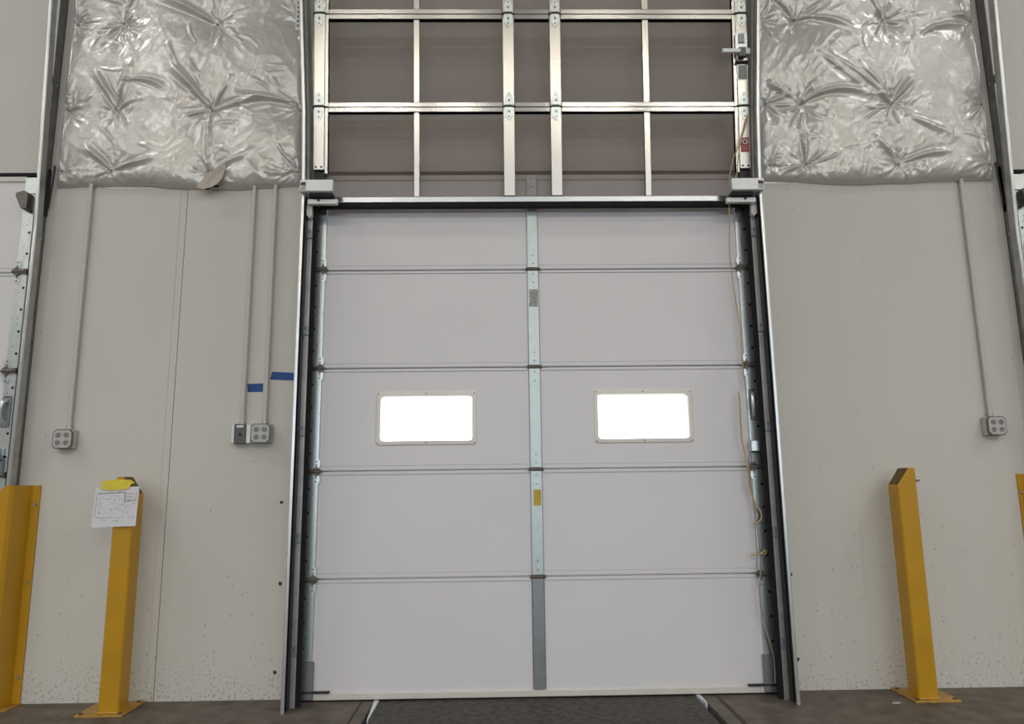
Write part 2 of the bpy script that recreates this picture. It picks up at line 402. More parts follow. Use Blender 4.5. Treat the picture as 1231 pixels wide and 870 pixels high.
    # hinges at the joints
    for i in range(1, 5):
        z = DZ[i]
        MB().box(-.045, .045, -.066, -.050, z-.011, z+.010, .004).cyl((-.045, -.064, z), (1, 0, 0), .006, .09).build('centre_hinge', 'hinge', t)
        for s in (-1, 1):
            h = MB(); h.cyl((s*1.262, -.074, z), (s, 0, 0), .012, .075, 12)
            h.prism([(s*1.255, z-.006), (s*1.285, z-.03), (s*1.30, z-.012), (s*1.345, z-.018), (s*1.345, z+.018), (s*1.30, z+.012), (s*1.285, z+.03), (s*1.255, z+.006)], 'y', -.080, -.065)
            ho = h.build('hinge', 'hinge', t)
            for dz in (-1, 1):
                zc = z+dz*.045
                MB().prism([(s*1.285+.022*math.cos(a), zc+.032*math.sin(a)) for a in [k*math.pi/6 for k in range(12)]], 'y', -.070, -.065).build('hinge_leaf', 'galv', ho)
            for dz in (-.058, -.036, .036, .058): MB().cyl((s*1.285, -.069, z+dz), (0, -1, 0), .006, .006, 6).build('bolt', 'galv_dull', ho)
    # top roller carriers
    for s in (-1, 1):
        MB().prism([(s*1.262, 2.955), (s*1.30, 2.872), (s*1.334, 2.872), (s*1.337, 2.96), (s*1.33, 2.975), (s*1.31, 2.985), (s*1.265, 2.97)], 'y', -.125, -.066).build('roller_carrier', 'hinge', t)
        MB().box(s*1.292, s*1.36, -.074, -.066, 2.985, 3.09, .002).build('top_fixture', 'galv', t)
    # bottom corner fixtures
    for s in (-1, 1):
        f = MB().box(s*1.262, s*1.345, -.074, -.064, .012, .215, .003).build('corner_fixture', 'galv_dull', t)
        MB().box(s*1.17, s*1.345, -.080, -.062, .048, .058, .001).build('corner_arm', 'black_steel', f)
    # slide lock and pull handle on the right edge
    lk = MB().box(1.262, 1.325, -.110, -.066, 1.352, 1.42, .005).build('slide_lock', 'galv', t)
    MB().box(1.268, 1.330, -.080, -.066, 1.27, 1.350, .003).build('lock_plate', 'galv_dull', lk)
    hd = MB().tube(smooth_path([(1.312, -.066, 1.565), (1.300, -.095, 1.585), (1.296, -.105, 1.63), (1.300, -.095, 1.68), (1.312, -.066, 1.70)]), .011).build('pull_handle', 'zinc', t, True)
    MB().box(1.285, 1.335, -.069, -.065, 1.54, 1.725, .006).build('handle_plate', 'galv_dull', hd)
    return t
door0 = dock_door('white sectional dock door in the centre bay with two glowing windows')
dl = copy_tree(door0); dl.location.x = -4.42
dl['label'] = 'white sectional dock door cut off by the left edge of the photo'
dr = copy_tree(door0); dr.location.x = 4.42
dr['label'] = 'white sectional dock door of which only a sliver of edge shows at right'
# stickers on the centre stile of the centre door
st = [c for c in door0.children if c.name.startswith('centre_stile')]
def child_at(z):
    return min(st, key=lambda c: abs(sum(v.co.z for v in c.data.vertices)/len(c.data.vertices)-z))
q = MB().box(-.024, .028, -.0645, -.0618, 2.247, 2.355).build('label', 'label_grey', child_at(2.2), label='two small grey printed labels')
MB().box(-.024, .028, -.0650, -.0640, 2.304, 2.310).build('label_line', 'hinge', q) if False else None
MB().box(-.018, .026, -.0640, -.0618, 1.055, 1.147).build('label', 'ytag', child_at(1.0), label='yellow tag')

# ------------------------------------------------------------------ steel door tracks of the side bays (and centre)
def dock_track(s, X, lean, label, group):
    """s=+1: track right of its door (left bay). X: outer edge of wall angle at the wall"""
    t = thing('door_track', label, 'door track', (X, 0, 0), group)
    K = 2.75; TOP = 4.9
    def ly(z): return -.115 - max(0, z-K)*lean
    # wall angle: flange on the wall and a tapering leg
    b = MB(); b.box(X-s*.045, X, -.006, -.001, .02, TOP)
    for z0, z1 in ((.02, K), (K, TOP)):
        y0, y1 = ly(z0)*.30, ly(z1)*.30
        b.add([(X, -.001, z0), (X-s*.004, -.001, z0), (X-s*.004, y0-.02, z0), (X, y0-.02, z0),
               (X, -.001, z1), (X-s*.004, -.001, z1), (X-s*.004, y1-.02, z1), (X, y1-.02, z1)],
              [(0, 1, 2, 3), (4, 5, 6, 7), (0, 1, 5, 4), (1, 2, 6, 5), (2, 3, 7, 6), (3, 0, 4, 7)])
    b.build('wall_angle', 'track_dark', t)
    # rolled track: hooked channel
    def sh(p):
        return (p[0], p[1]+ly(p[2]), p[2])
    b = MB(); lp = MB()
    for z0, z1 in ((.02, K), (K, TOP)):
        b.prism([(X+s*.024, -.012), (X+s*.028, -.012), (X+s*.028, .046), (X+s*.012, .050), (X+s*.010, .046), (X+s*.024, .042)], 'z', z0, z1, fn=sh)
        lp.prism([(X+s*.016, -.017), (X+s*.028, -.017), (X+s*.032, -.013), (X+s*.032, -.007), (X+s*.029, -.007), (X+s*.027, -.0125), (X+s*.016, -.0125)], 'z', z0, z1, fn=sh)
    b.build('rail', 'track', t)
    lp.build('front_lip', 'alu_lip', t)
    # brackets between the angle and the track
    for z in (.32, .93, 1.36, 2.02, 2.72, 3.75):
        y = ly(z)
        b = MB(); b.box(X-s*.008, X-s*.003, y+.03, -.001, z-.03, z+.03, .001)
        bo = b.build('bracket', 'track_dark', t)
        MB().cyl((X-s*.003, y*.6, z-.005), (s, 0, 0), .010, .008, 6).build('bolt', 'bolt', bo); MB().cyl((X-s*.003, -.03, z-.012), (s, 0, 0), .008, .006, 6).build('bolt', 'bolt', bo)
    return t
dock_track(1, -3.040, .052, 'weathered steel door track standing at the left edge of the left insulation blanket', 'dock door tracks')
dock_track(-1, 3.035, .052, 'weathered steel door track standing at the right edge of the right insulation blanket', 'dock door tracks')
# looped straps on the wall beside the side tracks
def loop_strap(s, x, label):
    t = thing('wall_strap', label, 'bracket', (s*(x+.035), -.02, 2.85), 'looped straps beside the side tracks')
    MB().box(s*x, s*(x+.006), -.030, -.001, 2.86, 3.17, .001).build('strap', 'black_steel', t)
    MB().tube(smooth_path([(s*(x-.022), -.02, 3.18), (s*(x-.040), -.04, 3.17), (s*(x-.036), -.045, 3.02), (s*(x-.016), -.03, 2.90)]), .006).build('loop', 'black_steel', t, True)
loop_strap(1, 3.035, 'dark looped steel strap beside the right insulation blanket')
loop_strap(-1, 3.033, 'dark looped steel strap beside the left insulation blanket')

def centre_track(s):
    X = s*1.30
    t = thing('door_track', 'dark steel track behind the aluminium guide %s of the centre door' % ('left' if s < 0 else 'right'), 'door track', (X, 0, 0), 'dock door tracks')
    MB().box(s*1.338, s*1.344, -.13, -.068, .02, 3.0).box(s*1.344, s*1.376, -.074, -.068, .02, 3.0).build('rail', 'black_steel', t)
    MB().box(s*1.352, s*1.374, -.060, -.002, .02, 3.0, .001).build('wall_angle', 'track_dark', t)
    return t
for s in (-1, 1): centre_track(s)

# ------------------------------------------------------------------ aluminium guides of the screen door
LK = 2.95
def gl_(z): return -max(0, z-LK)*.12
def guide(s):
    side = 'left' if s < 0 else 'right'
    t = thing('screen_track', 'tall bright aluminium guide track on the %s side of the centre door' % side, 'guide track', (s*1.37, -.2, 0), 'screen door guides')
    TOP = 4.95
    def sh(p): return (p[0]+s*max(0, p[2]-3.4)*.030, p[1]+gl_(p[2]), p[2])
    segs = [(0.0, LK), (LK, 3.4), (3.4, TOP)]
    def run(name, m_, x0, x1, y0, y1, zb=0.0, zt=9.0):
        b = MB()
        for z0, z1 in segs:
            z0 = max(z0, zb); z1 = min(z1, zt)
            if z1 > z0+.01: b.box(s*x0, s*x1, y0, y1, z0, z1, 0, sh)
        return b.build(name, m_, t)
    run('front_lip', 'alu_lip', 1.363, 1.377, -.262, -.257)
    run('side_web', 'track', 1.3775, 1.3815, -.262, -.003)
    run('inner_flange', 'track', 1.335, 1.3645, -.162, -.157, .0, 2.90)
    run('upper_flange', 'track', 1.360, 1.373, -.170, -.165, 2.90)
    run('flange_web', 'black_steel', 1.3635, 1.3665, -.215, -.1625, .0, 2.9)
    run('brush_seal', 'rubber', 1.310, 1.336, -.156, -.135, .0, 2.86)
    for z in (.295, .895, 1.495, 2.085, 2.68):
        b = MB().box(s*1.331, s*1.374, -.172, -.163, z-.028, z+.028, .002)
        bo = b.build('splice_clip', 'galv_dull', t)
        MB().cyl((s*1.350, -.172, z+.012), (0, -1, 0), .006, .004, 8).build('bolt', 'hinge', bo)
    for z in (.6, 1.8, 2.8, 3.9): MB().box(s*1.3815, s*1.40, -.010, -.002, z-.04, z+.04, .001).build('wall_tab', 'track', t)
    return t
for s in (-1, 1): guide(s)

# perforated strips beside the guides at the top
for s in (-1, 1):
    z0, z1 = (4.02, 4.9) if s < 0 else (4.03, 4.9)
    t = thing('perforated_angle', 'short pale perforated steel strip at the top, %s of the centre door' % ('left' if s < 0 else 'right'), 'steel strip', (s*1.46, -.15, z0), 'perforated strips')
    b = MB().box(s*1.4465, s*1.482, -.19, -.184, z0, z1).box(s*1.4465, s*1.4505, -.184, -.004, z0, z1)
    so = b.build('strip', 'bracket', t)
    z = z0+.03
    while z < z1-.02: MB().box(s*1.460, s*1.473, -.1925, -.1895, z-.007, z+.007).build('slot', 'hinge', so); z += .032

# ------------------------------------------------------------------ raised screen door
def sy_(z): return -.14 - (z-3.08)*.11
def sd(p): return (p[0], p[1]+sy_(p[2]), p[2])
scr = thing('screen_door', 'raised aluminium framed screen door with dark mesh above the centre door', 'screen door', (0, -.14, 2.85))
rails = [(3.449, 3.510), (4.036, 4.100), (4.62, 4.68)]
outer = [(-1.340, -1.273), (1.287, 1.355)]
inner = [(-1.272, -1.253), (1.266, 1.2865)]
cst = [(-.173, -.104), (.119, .187)]
mul = [(-.727, -.691), (.701, .739)]
XL, XR = -1.253, 1.266
# rails, one pair (bottom of one section and top of the next) at each joint, in three lengths between the stiles
for z0, z1 in rails:
    zm = (z0+z1)/2
    for a, c in ((XL, cst[0][0]-.002), (cst[0][1]+.002, cst[1][0]-.002), (cst[1][1]+.002, XR)):
        b = MB(); b.box(a, c, -.030, .006, z0, zm-.001, .0025, sd); b.box(a, c, -.030, .006, zm+.001, z1, .0025, sd)
        b.build('rail', 'alu_h', scr)
# bottom bar
MB().box(-1.27, 1.27, -.030, .010, 2.886, 2.922, .003, sd).build('bottom_bar', 'alu_h', scr)
MB().box(-1.30, 1.30, -.026, .012, 2.858, 2.8855, .003, sd).build('bottom_seal', 'rubber', scr)
# stiles by section
sect = [(2.922, 3.4745), (3.484, 4.0625), (4.072, 4.645)]
for (z0, z1) in sect:
    for x0, x1 in cst: MB().box(x0, x1, -.036, .006, z0, z1, .003, sd).build('stile', 'alu_v', scr)
    for x0, x1 in outer: MB().box(x0, x1, -.040, .004, 3.085 if z0 < 3 else z0, z1, .003, sd).build('stile', 'alu_v', scr)
    for k, (x0, x1) in enumerate(inner):
        MB().box(x0, x1, -.032, .006, 3.065 if z0 < 3 else z0, z1, .002, sd).build('edge_trim', 'alu_v', scr)
rz = [2.922] + [v for r in rails for v in r]
for k in range(3):
    a, c = rz[2*k], rz[2*k+1]
    for x0, x1 in mul: MB().box(x0, x1, -.026, .0, a, c, .003, sd).build('mullion', 'alu_v', scr)
    xs = [XL, mul[0][0], mul[0][1], cst[0][0], cst[0][1], cst[1][0], cst[1][1], mul[1][0], mul[1][1], XR]
    for j in range(0, 10, 2):
        p = [(xs[j], -.004, a), (xs[j+1], -.004, a), (xs[j+1], -.004, c), (xs[j], -.004, c)]
        q2 = [(x, -.002, z) for x, _, z in p]
        b = MB(); vs = [sd(v) for v in p]+[sd(v) for v in q2]
        b.add(vs, [(0, 1, 2, 3)]); b.build('mesh_panel', 'mesh', scr)
# dark end blocks below the outer stiles
for s, (x0, x1) in zip((-1, 1), outer):
    MB().box(x0, x1, -.020, .004, 2.93, 3.084, .002, sd).build('end_block', 'black_steel', scr)
    for f in (.25, .75): MB().cyl((x0+(x1-x0)*f, -.0395, 3.103), (0, -1, 0), .006, .003, 10, fn=sd).build('screw', 'black_steel', scr)
# dark knuckles and zinc hinge leaves where the stiles meet
for z0, z1 in rails[:2]:
    zm = (z0+z1)/2
    for x0, x1 in outer+cst:
        xm = (x0+x1)/2
        h = MB().box(x0-.006, x1+.006, -.036, .0, zm-.0055, zm+.0055, .001, sd).build('knuckle', 'black_steel', scr)
        for d in (-1, 1):
            b = MB()
            o_ = [(xm-.024, zm+d*.008), (xm-.027, zm+d*.045), (xm-.018, zm+d*.068), (xm, zm+d*.092), (xm+.018, zm+d*.068), (xm+.027, zm+d*.045), (xm+.024, zm+d*.008)]
            b.prism(o_, 'y', -.044, -.036 if (x0, x1) in cst else -.0395, fn=sd)
            b.build('hinge_leaf', 'zinc', h)
        for d in (-1, 1):
            MB().cyl((xm, -.043, zm+d*.035), (0, -1, 0), .007, .005, 8, fn=sd).build('bolt', 'galv_dull', h); MB().cyl((xm, -.043, zm+d*.068), (0, -1, 0), .005, .004, 8, fn=sd).build('bolt', 'galv_dull', h)
# latch on the right stile
lt = MB().box(1.276, 1.352, -.055, -.041, 3.80, 3.935, .004, sd).build('latch', 'zinc', scr)
MB().box(1.292, 1.330, -.062, -.055, 3.865, 3.925, .003, sd).build('latch_case', 'galv_dull', lt)
MB().box(1.288, 1.336, -.072, -.055, 3.775, 3.835, .004, sd).build('latch_bolt', 'hinge', lt)
MB().box(1.185, 1.300, -.078, -.062, 3.795, 3.823, .004, sd).box(1.30, 1.365, -.070, -.055, 3.79, 3.83, .004, sd).build('latch_handle', 'bracket', lt)
MB().box(1.272, 1.355, -.058, -.041, 3.745, 3.757, .002, sd).build('latch_bar', 'black_steel', lt)
MB().box(1.292, 1.345, -.0425, -.0395, 3.645, 3.735, 0, sd).build('label', 'label_grey', scr, label='grey printed serial label')
# red warning label
rl = MB().box(1.296, 1.346, -.0425, -.0395, 3.188, 3.278, 0, sd).build('label', 'red', scr, label='red warning label with white ring')
b = MB()
k = 20; ro, ri = .017, .010
vs = [sd((1.321+r_*math.cos(2*math.pi*i/k), -.0432, 3.252+r_*math.sin(2*math.pi*i/k))) for r_ in (ro, ri) for i in range(k)]
b.add(vs, [[i, (i+1) % k, k+(i+1) % k, k+i] for i in range(k)]); b.build('ring', 'paper', rl)
MB().cyl((1.321, -.0426, 3.252), (0, -1, 0), .004, .001, 10, fn=sd).build('dot', 'maroon', rl)
b = MB()
for i, z in enumerate((3.222, 3.214, 3.206, 3.198)): b.box(1.301, 1.341-.006*(i % 2), -.0432, -.0424, z, z+.0022, 0, sd)
b.build('print_line', 'label_pale', rl)
# end boxes with little maroon labels
for s in (-1, 1):
    bx = MB().box(s*1.186, s*1.382, -.300, -.268, 2.895, 2.971, .004).build('end_box', 'bracket', scr)
    MB().box(s*1.345, s*1.376, -.3015, -.2995, 2.934, 2.953).build('label_band', 'maroon', bx)
    MB().box(s*1.345, s*1.376, -.3015, -.2995, 2.904, 2.933).build('label', 'label_pale', bx)
    MB().box(s*1.19, s*1.325, -.268, -.170, 2.880, 2.897, .002).build('clamp', 'black_steel', bx)
    fp = MB().box(s*1.172, s*1.352, -.235, -.205, 2.843, 2.876, .003).build('foot_plate', 'bracket', scr)
    MB().cyl((s*1.285, -.235, 2.868), (0, -1, 0), .009, .008, 6).build('bolt', 'black_steel', fp)
    MB().prism([(s*1.335, 2.87), (s*1.365, 2.85), (s*1.365, 2.79), (s*1.345, 2.77), (s*1.33, 2.79)], 'y', -.20, -.166).build('guide_shoe', 'frame', scr)

# ------------------------------------------------------------------ insulation blankets
def blanket(X0, X1, ZB, tufts, seed, label, folds):
    rnd = random.Random(seed)
    t = thing('insulation_blanket', label, 'insulation blanket', ((X0+X1)/2, 0, ZB), 'quilted insulation blankets')
    ZT = 5.0; st_ = .0062
    nx = int((X1-X0)/st_); nz_ = int((ZT-ZB)/st_)
    gx = np.linspace(X0, X1, nx+1); gz = np.linspace(ZB, ZT, nz_+1)
    GX, GZ = np.meshgrid(gx, gz)
    rs = np.random.RandomState(seed)
    def vnoise(u, v):
        T = rs.rand(64, 64); iu = np.floor(u).astype(int); iv = np.floor(v).astype(int); fu = u-iu; fv = v-iv
        fu = fu*fu*(3-2*fu); fv = fv*fv*(3-2*fv)
        g = lambda a, c: T[(iv+c) % 64, (iu+a) % 64]
        return (g(0, 0)*(1-fu)+g(1, 0)*fu)*(1-fv)+(g(0, 1)*(1-fu)+g(1, 1)*fu)*fv
    phs = [(rnd.uniform(0, 6.28), rnd.choice((5, 6, 7)), rnd.uniform(0, 6.28), rnd.choice((9, 11, 13)), rnd.uniform(.7, 1.25)) for _ in tufts]
    segs = list(folds)
    for (tx, tz) in tufts:                      # tension folds running out of every tuft
        for _ in range(rnd.randint(11, 15)):
            a = rnd.uniform(0, 2*math.pi); L = rnd.uniform(.06, .24)
            segs.append((tx, tz, a, L, rnd.uniform(-1.0, 1.0), rnd.uniform(.004, .012), rnd.uniform(.005, .010)))
    for _ in range(28):                         # loose creases between the tufts
        a = rnd.choice((rnd.uniform(-.5, .3), rnd.uniform(2.0, 2.7)))
        segs.append((rnd.uniform(X0+.1, X1-.1), rnd.uniform(ZB+.03, 4.5), a, rnd.uniform(.08, .22), rnd.uniform(-1.2, 1.2), rnd.uniform(.003, .007), rnd.uniform(.006, .012)))
    K_ = np.ones_like(GX); NEAR = np.zeros_like(GX)
    for (tx, tz) in tufts:
        d = np.hypot(GX-tx, GZ-tz); K_ *= 1-.92*np.exp(-d/.10); NEAR = np.maximum(NEAR, np.exp(-d/.13))
    E_ = np.minimum(1, np.minimum(GX-X0, X1-GX)/.05); E_ = np.sqrt(np.clip(1-(1-E_)**2, 0, 1))
    B_ = np.minimum(1, (GZ-ZB)/.11); B_ = np.sqrt(np.clip(1-(1-B_)**2, 0, 1)); EB = E_*B_
    H = .060*K_*EB+.012*EB
    H += .010*(vnoise(GX*5+3, GZ*5+9)-.5)*K_*EB
    for (tx, tz), (p1, n1, p2, n2, am) in zip(tufts, phs):
        d = np.hypot(GX-tx, GZ-tz); a = np.arctan2(GZ-tz, GX-tx)
        w1 = np.sin(n1*a+p1+d*6)+.6*np.sin(n2*a+p2-d*9)
        H += am*.0045*w1*np.minimum(1, d/.05)*np.exp(-d/.10)*EB
    # fine crinkles of the sheet, strongest near the tufts and along the lower edge
    low = np.exp(-np.clip(GZ-ZB-.06, 0, 9)/.10)
    for sc_, am, an in ((9, .0065, .7), (19, .0042, 2.3), (34, .0022, -.4), (55, .0012, 1.2)):
        wx = GX+.05*(vnoise(GX*6, GZ*6)-.5); wz = GZ+.05*(vnoise(GX*6+7, GZ*6+5)-.5)
        u = (wx*math.cos(an)+wz*math.sin(an))*sc_; v = (-wx*math.sin(an)+wz*math.cos(an))*sc_*.45
        rg_ = 1-np.abs(2*vnoise(u+50, v+50)-1); H += am*(rg_**2.2)*(.24+1.05*NEAR+.8*low)*EB
    edg = np.clip(np.minimum(np.minimum(GX-X0, X1-GX)/.05, (GZ-ZB)/.04), 0, 1)
    for (sx, sz, a, L, curl, hh, wd) in segs:
        n_ = max(4, int(L/.008)); x, z = sx, sz; ACC = {}
        R_ = int(4*wd/st_)+2; P_ = []
        for q_ in range(n_):
            P_.append((x, z, q_/n_)); x += math.cos(a)*L/n_; z += math.sin(a)*L/n_; a += curl/n_
        xs_ = [p[0] for p in P_]; zs_ = [p[1] for p in P_]
        i0 = max(0, int((min(xs_)-X0)/st_)-R_); i1 = min(nx+1, int((max(xs_)-X0)/st_)+R_)
        j0 = max(0, int((min(zs_)-ZB)/st_)-R_); j1 = min(nz_+1, int((max(zs_)-ZB)/st_)+R_)
        if i1 <= i0 or j1 <= j0: continue
        sxg, szg = GX[j0:j1, i0:i1], GZ[j0:j1, i0:i1]; best = np.full(sxg.shape, 9.0); uu = np.zeros(sxg.shape)
        for (px, pz, u) in P_:
            d = np.hypot(sxg-px, szg-pz); mk = d < best; best[mk] = d[mk]; uu[mk] = u
        wl_ = wd*(.55+.9*uu)
        prof_ = np.exp(-(best/wl_)**1.35)-.30*np.exp(-((best-2.3*wl_)/wl_)**2)
        H[j0:j1, i0:i1] += hh*np.sin(math.pi*np.clip(uu*.9+.08, 0, 1))**.8*prof_*edg[j0:j1, i0:i1]
    sag = -.012*np.sin((GX-X0)/(X1-X0)*math.pi*2.3+seed)*np.clip(1-(GZ-ZB)/.25, 0, 1)+.010*(vnoise(GX*7, GX*0+3)-.5)*np.clip(1-(GZ-ZB)/.12, 0, 1)
    H = np.clip(H, 0, .12)
    vs = list(zip(GX.ravel().tolist(), (-.003-H).ravel().tolist(), (GZ+sag).ravel().tolist())); fs = []
    for j in range(nz_):
        for i in range(nx):
            a = j*(nx+1)+i; fs.append((a, a+1, a+nx+2, a+nx+1))
    # closed back
    k = len(vs); vs += [(X0, -.002, ZB), (X1, -.002, ZB), (X1, -.002, ZT), (X0, -.002, ZT)]
    fs.append((k, k+1, k+2, k+3))
    o = MB().add(vs, fs).build('cover', 'vinyl', t)
    for p in o.data.polygons: p.use_smooth = True
    for (tx, tz) in tufts:
        i = min(nx, max(0, round((tx-X0)/(X1-X0)*nx))); j = round((tz-ZB)/(ZT-ZB)*nz_)
        y = -.003-float(H[j, i])
        MB().cyl((tx, y+.004, tz), (0, -1, 0), .008, .007, 12, .005).build('tuft_button', 'vinyl_dark', t)
    return t
R = math.radians
tl = [(x, z) for z in (3.145, 3.56, 4.165, 4.77) for x in (-2.94, -2.638, -2.035, -1.475)]
bl_ = blanket(-2.985, -1.455, 3.045, tl, 3, 'white quilted insulation blanket left of the centre door, torn at its lower edge',
        [(-2.035, 3.56, R(128), .40, .15, .024, .016), (-2.638, 3.56, R(80), .32, -.1, .018, .014), (-2.638, 3.56, R(115), .30, .2, .018, .013),
         (-1.50, 3.60, R(165), .42, .35, .018, .016), (-2.035, 3.56, R(8), .36, .3, .018, .014), (-2.638, 4.165, R(70), .3, .1, .02, .015),
         (-2.638, 4.165, R(215), .24, .5, .016, .014), (-2.035, 4.165, R(150), .45, .1, .02, .018), (-2.035, 3.56, R(265), .34, .2, .016, .012),
         (-2.638, 3.145, R(130), .24, .3, .02, .014), (-2.638, 3.145, R(12), .32, .2, .018, .013), (-2.035, 3.145, R(20), .3, .2, .016, .012),
         (-2.6, 3.75, R(15), .28, -.9, .014, .012), (-2.035, 3.56, R(60), .25, .1, .016, .010), (-2.94, 3.12, R(110), .16, .1, .016, .012)])
tr_ = [(x, z) for z in (3.176, 3.596, 4.195, 4.80) for x in (1.53, 1.762, 2.362, 2.96)]
blanket(1.478, 2.985, 3.062, tr_, 11, 'white quilted insulation blanket right of the centre door, intact',
        [(2.362, 3.596, R(133), .50, .25, .022, .014), (2.362, 3.596, R(118), .34, .3, .016, .012), (1.762, 3.596, R(35), .52, -1.1, .022, .014),
         (1.762, 3.596, R(140), .28, .3, .018, .012), (1.762, 4.195, R(10), .42, -.8, .02, .014), (1.762, 4.195, R(125), .3, .1, .02, .014),
         (2.362, 4.195, R(115), .3, .1, .02, .014), (2.60, 4.08, R(35), .32, -.9, .018, .016), (2.362, 3.176, R(125), .24, .1, .022, .014),
         (2.362, 3.176, R(25), .36, -.5, .018, .013), (1.762, 3.176, R(88), .24, .1, .02, .012), (2.45, 3.50, R(-30), .30, .1, .018, .018),
         (1.762, 3.596, R(265), .2, .0, .014, .012), (2.362, 3.596, R(55), .22, -.2, .016, .012), (1.9, 3.95, R(-45), .4, .2, .018, .014)])
# torn flap at the lower edge of the left blanket
fl = MB()
ol = [(-2.085, 3.020), (-2.035, 3.075), (-1.975, 3.125), (-1.915, 3.180), (-1.905, 3.145), (-1.925, 3.070), (-1.945, 3.040), (-1.985, 3.012), (-2.04, 3.000)]
k = len(ol)
vs = [(x, -.082-.02*math.sin((x+2.1)*14), z) for x, z in ol]+[(x, -.074-.02*math.sin((x+2.1)*14), z) for x, z in ol]
fl.add(vs, [list(range(k)), list(range(k, 2*k))[::-1]]+[[i, (i+1) % k, k+(i+1) % k, k+i] for i in range(k)])
fl.build('torn_flap', 'kraft', bl_, label='torn brownish flap hanging down')
MB().tube([(-2.03, -.065, 3.012), (-1.99, -.078, 3.024), (-1.95, -.07, 3.03)], .006).build('torn_edge', 'rubber', bl_)

# ------------------------------------------------------------------ conduits and boxes
def conduit(x, zb, zt, label):
    t = thing('conduit', label, 'conduit', (x, -.02, zb), 'painted conduits on the wall')
    MB().tube([(x, -.022, zb), (x, -.022, (zb+zt)/2), (x, -.022, zt)], .0125, 12).build('pipe', 'conduit', t, True)
    MB().cyl((x, -.022, zb), (0, 0, 1), .017, .022, 12).build('connector', 'box_steel', t)
    return t
conduit(-2.765, 1.530, 3.14, 'thin painted conduit above the leftmost outlet box')
conduit(-1.745, 1.548, 3.14, 'thin painted conduit above the switch box, left one of the close pair')
conduit(-1.612, 1.552, 3.14, 'thin painted conduit by the centre door, right one of the close pair')
conduit(2.769, 1.552, 3.14, 'thin painted conduit on the right wall panel')

def outlet(x, z, label):
    t = thing('outlet_box', label, 'outlet box', (x, -.003, z-.055), 'four-socket steel outlet boxes')
    MB().box(x-.056, x+.056, -.050, -.002, z-.056, z+.056, .004).build('box', 'box_steel', t)
    a, c = .057, .018
    o8 = [(-a+c, -a), (a-c, -a), (a, -a+c), (a, a-c), (a-c, a), (-a+c, a), (-a, a-c), (-a, -a+c)]
    co = MB().prism([(x+p, z+r_) for p, r_ in o8], 'y', -.062, -.050).build('cover', 'hinge', t)
    MB().prism([(x+p*.90, z+r_*.90) for p, r_ in o8], 'y', -.065, -.062).build('cover_face', 'socket', co)
    for dx in (-.024, .024):
        for dz in (-.022, .022):
            so = MB().prism([(x+dx+.017*math.cos(q_*math.pi/6), z+dz+.016*math.sin(q_*math.pi/6)) for q_ in range(12)], 'y', -.067, -.065).build('socket', 'socket_mid', co)
            MB().box(x+dx-.008, x+dx-.005, -.0685, -.067, z+dz-.002, z+dz+.008).box(x+dx+.005, x+dx+.008, -.0685, -.067, z+dz-.002, z+dz+.008).cyl((x+dx, -.067, z+dz-.008), (0, -1, 0), .003, .0015, 8).build('slot', 'socket_dark', so)
    return t
outlet(-2.775, 1.471, 'steel four-socket outlet box alone on the far left of the wall')
outlet(-1.623, 1.492, 'steel four-socket outlet box right beside the grey switch box')
outlet(2.776, 1.492, 'steel four-socket outlet box on the wall right of the centre door')
t = thing('switch_box', 'steel switch box with grey plate and black button, left of an outlet', 'switch box', (-1.740, -.003, 1.434))
MB().box(-1.800, -1.682, -.050, -.002, 1.434, 1.548, .004).build('box', 'bracket', t)
pl = MB().box(-1.779, -1.710, -.060, -.050, 1.432, 1.549, .003).build('plate', 'switch_grey', t)
MB().cyl((-1.742, -.060, 1.487), (0, -1, 0), .009, .006, 14).build('button', 'black', pl)
MB().box(-1.764, -1.724, -.062, -.060, 1.527, 1.541).build('label', 'box_steel', pl, label='small pale label')

# blue tape
tag(MB().add([(-1.731, -.0012, 1.745), (-1.640, -.0012, 1.745), (-1.640, -.0012, 1.797), (-1.736, -.0012, 1.794),
     (-1.731, -.0003, 1.745), (-1.640, -.0003, 1.745), (-1.640, -.0003, 1.797), (-1.736, -.0003, 1.794)],
    [(0, 1, 2, 3), (4, 5, 6, 7), (0, 1, 5, 4), (1, 2, 6, 5), (2, 3, 7, 6), (3, 0, 4, 7)]).build('masking_tape', 'blue'),
    'short blue masking tape strip between the two conduits', 'tape', 'blue tape strips')
tag(MB().add([(-1.600, -.0012, 1.820), (-1.448, -.0012, 1.812), (-1.448, -.0012, 1.860), (-1.590, -.0012, 1.868),
     (-1.600, -.0003, 1.820), (-1.448, -.0003, 1.812), (-1.448, -.0003, 1.860), (-1.590, -.0003, 1.868)],
    [(0, 1, 2, 3), (4, 5, 6, 7), (0, 1, 5, 4), (1, 2, 6, 5), (2, 3, 7, 6), (3, 0, 4, 7)]).build('masking_tape', 'blue'),
    'longer blue masking tape strip running to the door guide', 'tape', 'blue tape strips')

# anchor holes beside the guides
for (x, z, r_, lab) in ((-1.500, 1.09, .011, 'dark anchor hole left of the centre door at mid height'), (-1.488, .630, .012, 'dark anchor hole low on the wall left of the centre door'),
                   (-1.497, .145, .012, 'dark anchor hole near the floor left of the centre door'), (1.475, 1.105, .010, 'dark anchor hole right of the centre door at mid height'),
                   (1.487, .640, .011, 'dark anchor hole right of the door with a thin run below it'), (1.490, .170, .011, 'dark anchor hole near the floor right of the centre door')):
    k = 9; rn = random.Random(int(z*1000))
    ol = [(x+r_*(.55+.4*rn.random())*math.cos(2*math.pi*i/k), z+r_*(.6+.6*rn.random())*math.sin(2*math.pi*i/k)) for i in range(k)]
    tag(MB().prism(ol, 'y', -.0035, -.0002).build('wall_anchor', 'hole'), lab, 'wall anchor', 'old anchors in the wall')

